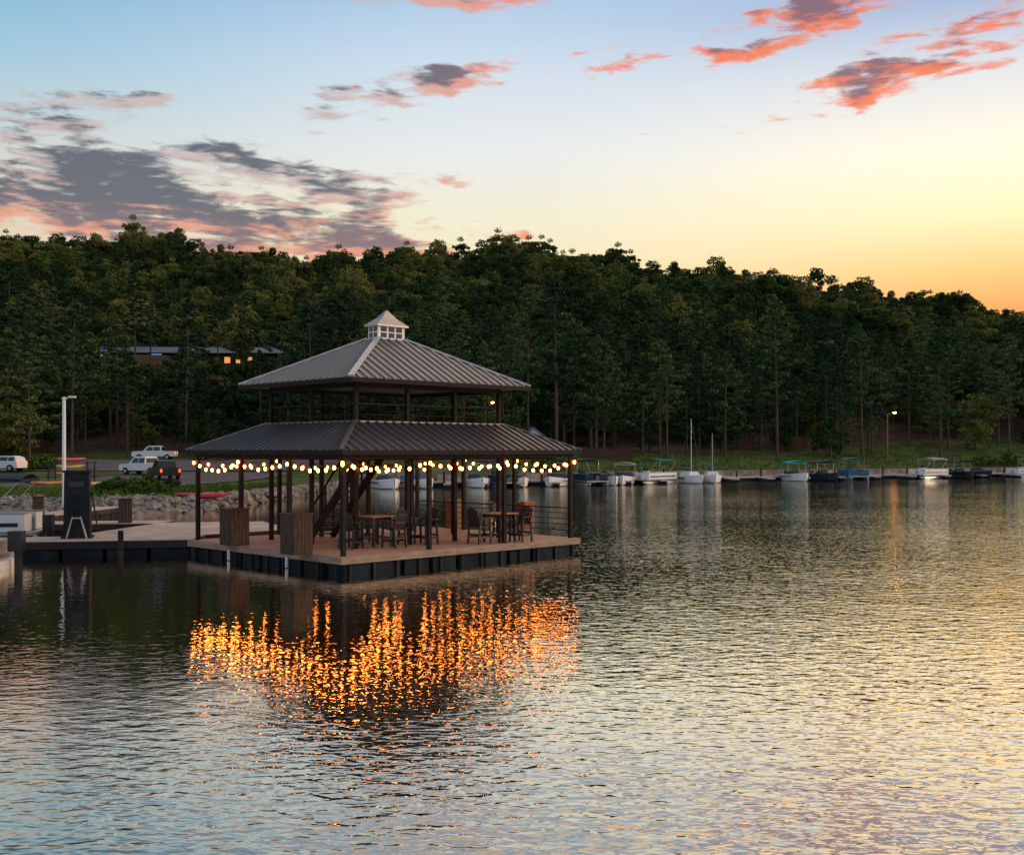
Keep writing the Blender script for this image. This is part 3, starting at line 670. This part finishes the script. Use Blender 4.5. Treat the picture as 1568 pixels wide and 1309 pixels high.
# ---------------------------------------------------------------- vehicles
def vehicle(name,x,y,rz,body,pickup=True):
    e=empty(name,(x,y,gz(x,y)+.1),rz); W=1.9; mb=MB()
    def ext(prof,w0,w1,mi):
        n=len(prof);V=[(a,-(w0 if b<1.15 else w1)/2,b) for a,b in prof]+[(a,(w0 if b<1.15 else w1)/2,b) for a,b in prof]
        mb.add(V,[tuple(range(n))[::-1],tuple(range(n,2*n))]+[(i,(i+1)%n,(i+1)%n+n,i+n) for i in range(n)],mi)
    if pickup:
        ext([(-2.75,.45),(2.7,.42),(2.78,.8),(2.65,1.08),(1.45,1.14),(-2.75,1.14)],W,W,0)
        ext([(1.35,1.12),(.75,1.78),(.5,1.84),(-.7,1.84),(-.95,1.76),(-1.05,1.12)],W-.06,W-.4,0)
        for s_ in(-1,1):
            for x0,x1 in((-.85,-.05),(.05,1.0)): 
                mb.add([(x0,s_*.925,1.2),(x1,s_*.925,1.2),(x1-(.35 if x1>.5 else 0),s_*.79,1.7),(x0,s_*.79,1.7)],[(0,1,2,3)],1)
        mb.add([(1.3,-.85,1.18),(1.3,.85,1.18),(.8,.7,1.74),(.8,-.7,1.74)],[(0,1,2,3)],1); mb.add([(-1.06,-.8,1.2),(-1.06,.8,1.2),(-1.0,.68,1.68),(-1.0,-.68,1.68)],[(0,1,2,3)],1)
        mb.box((-1.9,0,1.148),(1.6,1.6,.01),mi=2); wx=(-1.75,1.8)
    else:
        ext([(-2.3,.4),(2.25,.4),(2.3,.75),(2.1,.98),(1.2,1.08),(-2.25,1.1)],1.8,1.8,0)
        ext([(1.2,1.06),(.5,1.58),(.1,1.66),(-1.6,1.66),(-2.1,1.5),(-2.2,1.06)],1.74,1.35,0)
        for s_ in(-1,1):
            for x0,x1 in((-1.95,-1.2),(-1.1,-.2),(-.1,.85)): mb.add([(x0,s_*.86,1.14),(x1,s_*.86,1.14),(x1-(.35 if x1>.5 else 0),s_*.71,1.55),(x0+(.1 if x0<-1.5 else 0),s_*.71,1.55)],[(0,1,2,3)],1)
        mb.add([(1.12,-.8,1.12),(1.12,.8,1.12),(.55,.64,1.56),(.55,-.64,1.56)],[(0,1,2,3)],1); wx=(-1.45,1.4)
    for x_ in wx:
        for s_ in(-1,1): mb.cyl((x_,s_*.98,.38),(x_,s_*.72,.38),.38,n=14,mi=2); mb.cyl((x_,s_*.99,.38),(x_,s_*.97,.38),.2,n=10,mi=4)
    for s_ in(-1,1): mb.box((-2.77 if pickup else -2.3,s_*.82,.9),(.05,.16,.3),mi=3); mb.box((2.72 if pickup else 2.25,s_*.75,.82),(.08,.3,.14),mi=4)
    mb.obj('body_and_wheels',[body,'glass','tire','tail','alu'],e,bevel=.02)
vehicle('pickup_truck',gx(237,146),146,math.radians(185),'white')
vehicle('pickup_truck',gx(222,113),113,math.radians(150),'white'); vehicle('pickup_truck',gx(252,104),104,math.radians(118),'black')
vehicle('suv_car',gx(4,118),118,math.radians(170),'white',False)
vehicle('suv_car',gx(330,142),142,math.radians(10),'black',False)
# kayaks on rack
kr=empty('kayak_rack',(gx(110,96),96,gz(gx(110,96),96)),1.15)
mb=MB()
for x in(-2.2,2.2):
    for yy in(-.4,.4): mb.beam((x,yy,0),(x,yy,1.9),.08,.08)
    for z in(.6,1.2,1.8): mb.beam((x,-.7,z),(x,.7,z),.06,.06)
mb.obj('frame','darkwood',kr)
def kayak(mb,x,y,z,mi,Ln=3.4,a=0):
    n=9;V=[]
    for i in range(n):
        f=-1+2*i/(n-1); w=.34*(1-abs(f)**2.2)+.01; up=.12*f*f; X=x+f*Ln/2*math.cos(a);Yc=y+f*Ln/2*math.sin(a)
        for j in range(8):
            t_=2*math.pi*j/8; V.append((X-math.sin(a)*w*math.cos(t_),Yc+math.cos(a)*w*math.cos(t_),z+up+.17*math.sin(t_)*(1-abs(f)**4*.8)))
    mb.add(V,[(i*8+j,(i+1)*8+j,(i+1)*8+(j+1)%8,i*8+(j+1)%8) for i in range(n-1) for j in range(8)],mi)
mb=MB()
for i,(x,y_,z) in enumerate([(-.5,-.35,.85),(.5,.35,.85),(-.2,0,1.45),(-.4,-.35,2.05),(.4,.35,2.05)]): kayak(mb,x,y_,z,i%5,a=random.uniform(-.05,.05))
mb.obj('kayaks',['orange','teal','yellow','red','tan'],kr,smooth=True)
for px,d,mi,a in[(150,88,'yellow',1.2),(60,92,'greenc',.2),(75,90,'orange',.9),(310,66,'red',.3)]:
    mb=MB(); kayak(mb,0,0,.25,0,3.2,a); x=gx(px,d); mb.obj('kayak',mi,smooth=True,loc=(x,d,gz(x,d)))
# ---------------------------------------------------------------- lamps & buildings
def lamp_post(px,d,top,name='street_lamp'):
    x=gx(px,d);z=gz(x,d); e=empty(name,(x,d,z-.2)); mb=MB(); h=top-z
    mb.cyl((0,0,0),(0,0,h),.11,.07,8); mb.cyl((0,0,h),(.9,0,h+.3),.04,.035,6); mb.box((1.1,0,h+.3),(.6,.26,.12)); mb.obj('pole','slatlt',e)
    mb=MB(); mb.sph((1.1,0,h+.2),.2,8,5,sc3=(1.3,1,.7)); mb.obj('lit_head','lamp',e,smooth=True)
lamp_post(1359,172,9.4); lamp_post(742,150,10.0)
# long lodge in the woods
bz=max(gz(-88,LY),gz(-70,LY),gz(-52,LY)); bd=empty('lodge_building',(-68,LY,min(bz+.6,20.5)),math.radians(3))
mb=MB(); mb.box((0,0,1.6),(44,9,3.6)); mb.box((0,0,-3.2),(42,8.5,6),mi=1)
for i in range(18): mb.box((-20.5+i*2.4,-4.52,1.9),(1.2,.04,1.3),mi=(3 if i in(4,9,12,13,14) else 2))
mb.obj('walls',['brick','rock','glassb','winlit'],bd)
mb=MB(); mb.add([(-23,-6,3.4),(23,-6,3.4),(23,0,5.0),(-23,0,5.0),(-23,6,3.4),(23,6,3.4)],[(0,1,2,3),(3,2,5,4)]); mb.beam((-23,-6.02,3.38),(23,-6.02,3.38),.06,.22,mi=1); mb.obj('roof',['shingle','alu'],bd)
mb=MB(); 
for i in range(12): mb.beam((-22+i*4,-5.9,-4),(-22+i*4,-5.9,3.3),.15,.15)
mb.obj('porch_posts','darkwood',bd)
mb=MB(); mb.box((-18,-6.1,2.6),(3.4,.1,.35)); mb.box((-6,-6.1,2.9),(2.4,.1,.2)); mb.obj('blue_sign','bluelit',bd)
# small gabled house + shed
def house(name,px,d,w,h,rh,wall,roof):
    x=gx(px,d);z=gz(x,d); e=empty(name,(x,d,z-.1),.2); mb=MB(); mb.box((0,0,h/2),(w,w*1.2,h)); mb.add([(-w/2,-w*.6,h),(w/2,-w*.6,h),(0,-w*.6,h+rh)],[(0,1,2)]); mb.add([(-w/2,w*.6,h),(w/2,w*.6,h),(0,w*.6,h+rh)],[(2,1,0)])
    for s_ in(-1,1): mb.box((s_*w*.25,-w*.6-.01,h*.55),(w*.18,.04,h*.35),mi=1)
    mb.box((0,-w*.6-.01,h*.36),(w*.16,.04,h*.7),mi=1); mb.obj('walls',[wall,'glassb'],e)
    mb=MB(); o=.35
    for s_ in(-1,1):
        mb.beam((s_*(w/4+.1),-w*.6-o,h+rh/2-.02),(s_*(w/4+.1),w*.6+o,h+rh/2-.02),math.hypot(w/2+.35,rh*1.15),.1,up=(s_*rh,0,w/2))
    mb.obj('roof',[roof],e)
house('white_cottage',812,146,3.4,2.4,1.4,'white','shingle')
mb=MB(); x0,x1=gx(888,150),gx(968,150)
for i in range(40): mb.box((x0+(x1-x0)*i/39,150,gz(x0+(x1-x0)*i/39,150)+.7),(.17,.05,1.5))
mb.beam((x0,150.06,gz(x0,150)+1.1),(x1,150.06,gz(x1,150)+1.1),.05,.1); mb.obj('wooden_fence','brick')
# ---------------------------------------------------------------- sky
w=bpy.data.worlds.new('World'); sc.world=w; w.use_nodes=True; t=w.node_tree; t.nodes.clear(); L=t.links.new
def mth(op,a,b=None,c=None,clamp=False):
    n=t.nodes.new('ShaderNodeMath'); n.operation=op; n.use_clamp=clamp
    for i,v in enumerate((a,b,c)):
        if v is None: continue
        if isinstance(v,(int,float)): n.inputs[i].default_value=v
        else: L(v,n.inputs[i])
    return n.outputs[0]
def sstep(v,a,b):
    n=t.nodes.new('ShaderNodeMapRange'); n.interpolation_type='SMOOTHSTEP'; n.inputs['From Min'].default_value=a; n.inputs['From Max'].default_value=b; L(v,n.inputs[0]); return n.outputs[0]
def wmix(f,a,b):
    n=t.nodes.new('ShaderNodeMix'); n.data_type='RGBA'
    if isinstance(f,(int,float)): n.inputs[0].default_value=f
    else: L(f,n.inputs[0])
    for i,v in((6,a),(7,b)):
        if isinstance(v,tuple): n.inputs[i].default_value=v
        else: L(v,n.inputs[i])
    return n.outputs[2]
tc=t.nodes.new('ShaderNodeTexCoord'); sp=t.nodes.new('ShaderNodeSeparateXYZ'); L(tc.outputs['Generated'],sp.inputs[0])
az=mth('MULTIPLY',mth('ARCTAN2',sp.outputs[0],sp.outputs[1]),57.2958); el=mth('MULTIPLY',mth('ARCSINE',sp.outputs[2]),57.2958)
def elramp(stops):
    mr=t.nodes.new('ShaderNodeMapRange'); mr.inputs['From Min'].default_value=-2; mr.inputs['From Max'].default_value=88; L(el,mr.inputs[0])
    r=t.nodes.new('ShaderNodeValToRGB'); e=r.color_ramp.elements
    while len(e)>1: e.remove(e[-1])
    for i,(d,c,k) in enumerate(stops):
        x=e[0] if i==0 else e.new((d+2)/90); x.position=(d+2)/90; cc=lin(*c); x.color=(cc[0]*k,cc[1]*k,cc[2]*k,1)
    L(mr.outputs[0],r.inputs[0]); return r.outputs[0]
left=elramp([(0,(200,150,130),1),(9,(228,200,170),1),(12,(232,220,196),1),(15,(198,213,214),1),(18.5,(156,200,219),1),(21.5,(128,181,220),1),(23.5,(75,110,130),.6),(45,(110,140,160),1.0),(85,(150,170,200),1.2)])  # dark band above the view is invented, to darken the left water's reflection
mid=elramp([(0,(250,200,140),1),(9,(250,232,185),1),(11.5,(248,240,210),1),(15,(238,240,238),1),(19,(212,226,240),1),(22.5,(175,205,234),1),(26,(240,205,175),1.5),(45,(205,195,190),1.4),(85,(150,170,200),1.2)])  # warm band above the view is added to feed the water reflection
right=elramp([(0,(235,130,70),1.15),(6.5,(243,160,85),1.15),(8.5,(250,198,120),1.2),(11,(250,228,176),1.25),(14,(248,238,212),1.22),(17.5,(226,226,228),1.1),(20.8,(170,188,222),1),(22.6,(175,188,220),1.0),(24.6,(255,212,160),2.8),(32,(255,205,150),2.8),(50,(220,190,170),1.5),(85,(150,170,200),1.2)])  # bright peach band above the view is invented, to brighten the right-hand water
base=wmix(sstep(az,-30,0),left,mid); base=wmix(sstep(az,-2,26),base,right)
behind=elramp([(0,(170,165,175),1.0),(30,(160,175,195),1.15),(85,(150,170,200),1.1)])
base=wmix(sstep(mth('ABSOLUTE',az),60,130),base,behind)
CL=[(1385,100,175,32,12,1.4),(1225,32,170,30,12,1.25),(610,0,210,15,0,1.1),(640,140,170,28,12,1.0),(675,280,70,13,-4,.95),(790,361,55,9,-3,1.0),(140,300,430,80,-8,1.6),(-40,235,320,44,-10,1.55),(130,155,190,16,8,.85),(440,372,260,22,-2,1.5),(420,265,200,28,-8,1.3),(950,95,230,26,6,.5)]
cg=bpy.data.node_groups.new('cloud_density','ShaderNodeTree')
cg.interface.new_socket('P',in_out='INPUT',socket_type='NodeSocketVector'); cg.interface.new_socket('D',in_out='OUTPUT',socket_type='NodeSocketFloat')
gi=cg.nodes.new('NodeGroupInput');go=cg.nodes.new('NodeGroupOutput')
def cn(op,a,b=None,c=None):
    n=cg.nodes.new('ShaderNodeMath'); n.operation=op
    for i,v in enumerate((a,b,c)):
        if v is None: continue
        if isinstance(v,(int,float)): n.inputs[i].default_value=v
        else: cg.links.new(v,n.inputs[i])
    return n.outputs[0]
acc=-1.2
for px,py,hw,hh,tl,am in CL:
    a0=math.degrees(math.atan((px-CX)/F)); e0=math.degrees(math.atan((HZ-py)/F*math.cos(math.radians(a0))))
    mp=cg.nodes.new('ShaderNodeMapping'); mp.vector_type='TEXTURE'; mp.inputs['Location'].default_value=(a0,e0,0); mp.inputs['Rotation'].default_value=(0,0,math.radians(tl)); mp.inputs['Scale'].default_value=(hw/30.5,hh/30.5,1)
    cg.links.new(gi.outputs[0],mp.inputs[0]); ln=cg.nodes.new('ShaderNodeVectorMath'); ln.operation='LENGTH'; cg.links.new(mp.outputs[0],ln.inputs[0])
    sq=cn('MULTIPLY',ln.outputs['Value'],ln.outputs['Value'])
    v=cn('MAXIMUM',cn('MULTIPLY_ADD',sq,-.8,am),-1.2); acc=cn('MAXIMUM',v,acc)
def cnoise(sx,sy,rot,scale,det,rough,dist):
    mp=cg.nodes.new('ShaderNodeMapping'); mp.inputs['Scale'].default_value=(sx,sy,1); mp.inputs['Rotation'].default_value=(0,0,math.radians(rot)); cg.links.new(gi.outputs[0],mp.inputs[0])
    n=cg.nodes.new('ShaderNodeTexNoise'); n.noise_dimensions='2D'; n.inputs['Scale'].default_value=scale; n.inputs['Detail'].default_value=det; n.inputs['Roughness'].default_value=rough; n.inputs['Distortion'].default_value=dist; cg.links.new(mp.outputs[0],n.inputs['Vector']); return n.outputs['Fac']
n1=cnoise(.22,1.0,-5,.8,3,.6,.2); n2=cnoise(.24,1.0,4,2.1,4,.6,.3)
dn=cn('ADD',cn('ADD',acc,cn('MULTIPLY_ADD',n1,4.0,-2.45)),cn('MULTIPLY_ADD',n2,3.0,-1.52)); cg.links.new(dn,go.inputs[0])
def dens(da,de):
    c_=t.nodes.new('ShaderNodeCombineXYZ'); L(mth('ADD',az,da),c_.inputs[0]); L(mth('ADD',el,de),c_.inputs[1]); g_=t.nodes.new('ShaderNodeGroup'); g_.node_tree=cg; L(c_.outputs[0],g_.inputs[0]); return g_.outputs[0]
d0=dens(0,0); d1=dens(.2,-.45)
alpha=sstep(d0,-.35,.95); shade=sstep(d1,-.1,1.1)
leftw=sstep(az,4,-10)
low=wmix(leftw,lin(252,126,70),wmix(sstep(el,10.5,14.0),lin(234,158,128),lin(205,186,182))); dark=wmix(leftw,lin(140,98,108),wmix(sstep(el,9.5,12.5),lin(140,108,116),lin(88,92,106)))
ccol=wmix(shade,low,dark); ccol=wmix(sstep(d0,.4,-.2),ccol,wmix(leftw,lin(250,184,152),lin(190,188,190)))
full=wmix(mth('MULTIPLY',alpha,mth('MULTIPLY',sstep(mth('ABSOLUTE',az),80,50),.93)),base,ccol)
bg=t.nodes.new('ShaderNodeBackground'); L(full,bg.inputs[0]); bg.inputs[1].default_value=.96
sk=t.nodes.new('ShaderNodeTexSky'); sk.sky_type='NISHITA'; sk.sun_disc=False; sk.sun_elevation=math.radians(14); sk.sun_rotation=math.radians(95)
bg2=t.nodes.new('ShaderNodeBackground'); L(sk.outputs[0],bg2.inputs[0]); bg2.inputs[1].default_value=.008
ad=t.nodes.new('ShaderNodeAddShader'); L(bg.outputs[0],ad.inputs[0]); L(bg2.outputs[0],ad.inputs[1]); wo=t.nodes.new('ShaderNodeOutputWorld'); L(ad.outputs[0],wo.inputs[0])
sun=bpy.data.lights.new('sun','SUN'); sun.energy=.8; sun.angle=math.radians(8); sun.color=(1,.72,.48); so=bpy.data.objects.new('sun',sun); sc.collection.objects.link(so)
sa,se=math.radians(95),math.radians(14); dv=Vector((math.sin(sa)*math.cos(se),math.cos(sa)*math.cos(se),math.sin(se))); so.rotation_euler=dv.to_track_quat('Z','Y').to_euler()
# ---------------------------------------------------------------- camera
cam=bpy.data.cameras.new('camera'); co=bpy.data.objects.new('camera',cam); sc.collection.objects.link(co); sc.camera=co
co.location=(0,0,CAMZ); co.rotation_euler=(math.radians(90),0,0); cam.sensor_width=36; cam.lens=36*F/1568; cam.shift_y=35.5/1568; cam.clip_end=8000; cam.clip_start=.1
sc.view_settings.view_transform='Standard'; sc.view_settings.look='None'; sc.view_settings.exposure=0
